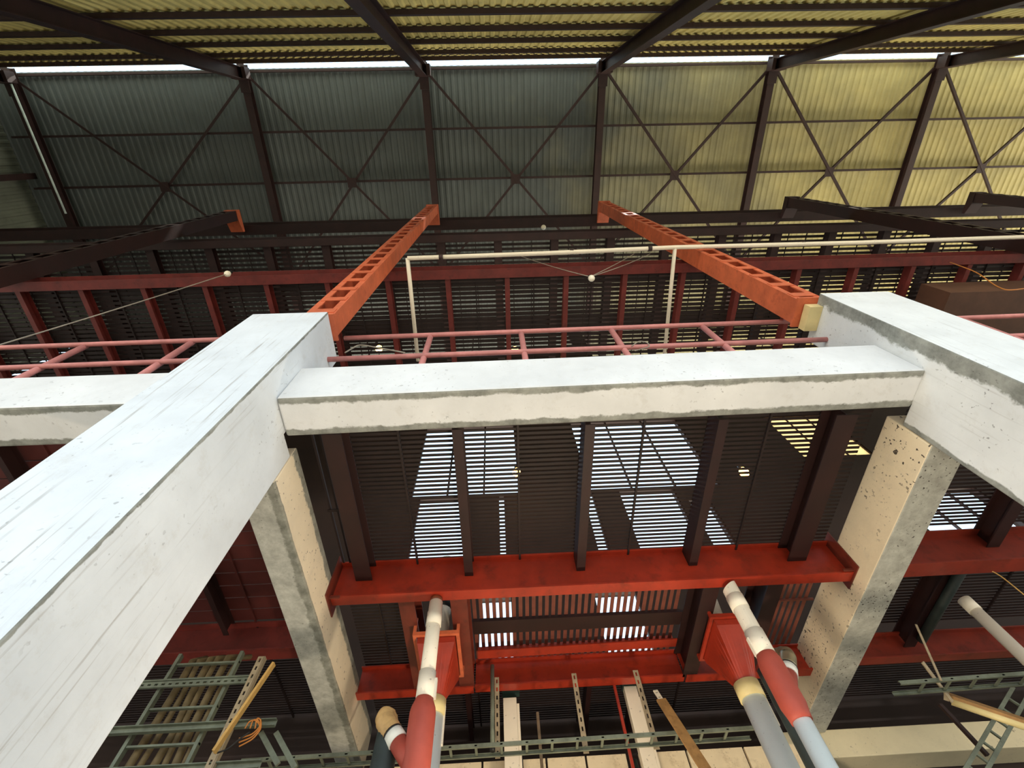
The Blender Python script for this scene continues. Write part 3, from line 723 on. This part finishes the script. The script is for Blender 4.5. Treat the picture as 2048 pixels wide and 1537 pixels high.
# ------------------------------------------------------------------ right bay fittings
tray((3.72, 4.72, 4.17), (6.2, 4.72, 4.22), .19, .26, 'galvanised cable tray hanging in the right bay')
x, y = 4.9, 4.42
t = thing('downpipe', 'cream vertical downpipe in the right bay with socket top', 'pipe', (x, y, 0))
obj('pipe', MB().tube([(x, y, 4.72), (x, y, 0)], .06, 20), PVC, t)
obj('socket', MB().tube([(x, y, 4.86), (x, y, 4.72)], .066, 20), PVC, t)
tag(obj('drain_pipe', MB().tube([(4.98, 4.15, 5.07), (4.98, 5.4, 5.07)], .05, 14), DKTEAL), 'dark drain pipe running back above the cream downpipe', 'pipe')
a, b = at(1893, 1392, Y=4.95), at(2100, 1462, Y=4.75)
t = thing('batten_light', 'unlit fluorescent batten light slanting across the right bay', 'light', (a+b)/2)
obj('body', MB().bar(a, b, .09, .05, up=(0, -1, 1)), PLANK, t)
dd = (b-a).normalized()
obj('diffuser', MB().tube([a-V((0, .0, .055)), b-V((0, .0, .055))], .034, 14), CREAM, t)
obj('end_cap', MB().bar(a-dd*.02, a+dd*.02, .1, .07, up=(0, -1, 1)), BAR, t)
a, b = at(1845, 1325, Y=4.7), at(1905, 1405, Y=4.9)
tag(obj('hanger_strip', MB().bar(a, b, .035, .012, up=(0, 1, 0)), BAR), 'flat hanger strip holding the batten light', 'hanger')
tag(obj('hanger_strip', MB().bar(at(1832, 1250, Y=4.6), at(1882, 1362, Y=4.6), .02, .008, up=(0, 1, 0)), BAR), 'narrow pale strip hanging down to the right cable tray', 'hanger')
tag(obj('steel_stay', MB().bar(at(1880, 1410, Y=5.3), at(1975, 1512, Y=5.3), .035, .035), DKSTEEL), 'thin dark stay below the batten light', 'stay')
a, b = at(2040, 1385, Y=5.2), at(1935, 1570, Y=5.2)
t = thing('lattice_strut', 'dark lattice strut slanting in the lower right corner', 'strut', b)
ab = (b-a).normalized(); sd = V((ab.z, 0, -ab.x)).normalized()*.055
for k in (-1, 1): obj('chord', MB().bar(a+sd*k, b+sd*k, .032, .03, up=(0, 1, 0)), GALV, t)
for k in range(1, 8):
    c = a.lerp(b, k/8); obj('lacing', MB().bar(c-sd, c+sd, .02, .02, up=(0, 1, 0)), GALV, t)
wirepath('wire', [(1965, 1140), (1985, 1143), (2005, 1155), (2060, 1200)], 4.1, .006, YWOOD, 'loose straw coloured cord by the right red beam')

# ------------------------------------------------------------------ light
w = bpy.data.worlds.new('daylight'); scene.world = w; w.use_nodes = True
wt = w.node_tree; bg = wt.nodes['Background']
tc = wt.nodes.new('ShaderNodeTexCoord'); sp = wt.nodes.new('ShaderNodeSeparateXYZ'); cr = wt.nodes.new('ShaderNodeValToRGB')
wt.links.new(tc.outputs['Generated'], sp.inputs[0]); wt.links.new(sp.outputs['Z'], cr.inputs[0]); wt.links.new(cr.outputs[0], bg.inputs['Color'])
cr.color_ramp.elements[0].position = 0; cr.color_ramp.elements[0].color = (1.9, 1.68, 1.36, 1)
e = cr.color_ramp.elements[1]; e.position = .16; e.color = (.80, .92, 1.0, 1)
e = cr.color_ramp.elements.new(.5); e.color = (.58, .80, 1.0, 1)
bg.inputs['Strength'].default_value = 2.0
sun = bpy.data.lights.new('sun', 'SUN'); sun.energy = 8.0; sun.angle = .03; sun.color = (1, .95, .86)
so = bpy.data.objects.new('sun', sun); LINK(so)
so.rotation_euler = V((-.25, .55, -.93)).to_track_quat('-Z', 'Y').to_euler()
so.location = (10, -20, 30)

# halogen lamp added out of view for the warm light on the lower beams
fl = (.9, 3.9, 0)
t = thing('added_floodlight', 'added halogen lamp out of view on the floor below the hoppers', 'lamp', fl)
obj('stand', MB().tube([(.9, 3.9, .0), (.9, 3.9, .7)], .02, 10).box(.7, 3.75, 0, 1.1, 4.05, .02), BLACK, t)
obj('housing', MB().box(.72, 3.78, .7, 1.08, 4.02, .78), BLACK, t)
la = bpy.data.lights.new('added_halogen', 'SPOT'); la.energy = 360; la.color = (1, .82, .60); la.shadow_soft_size = .14; la.spot_size = math.radians(150); la.spot_blend = .5
lo_ = bpy.data.objects.new('added_halogen', la); LINK(lo_); lo_.location = (.9, 3.9, .95); lo_.rotation_euler = (math.pi, 0, 0)
vs = scene.view_settings
vs.view_transform = 'Standard'; vs.look = 'None'; vs.gamma = 1; vs.use_curve_mapping = False
vs.exposure = 0.0
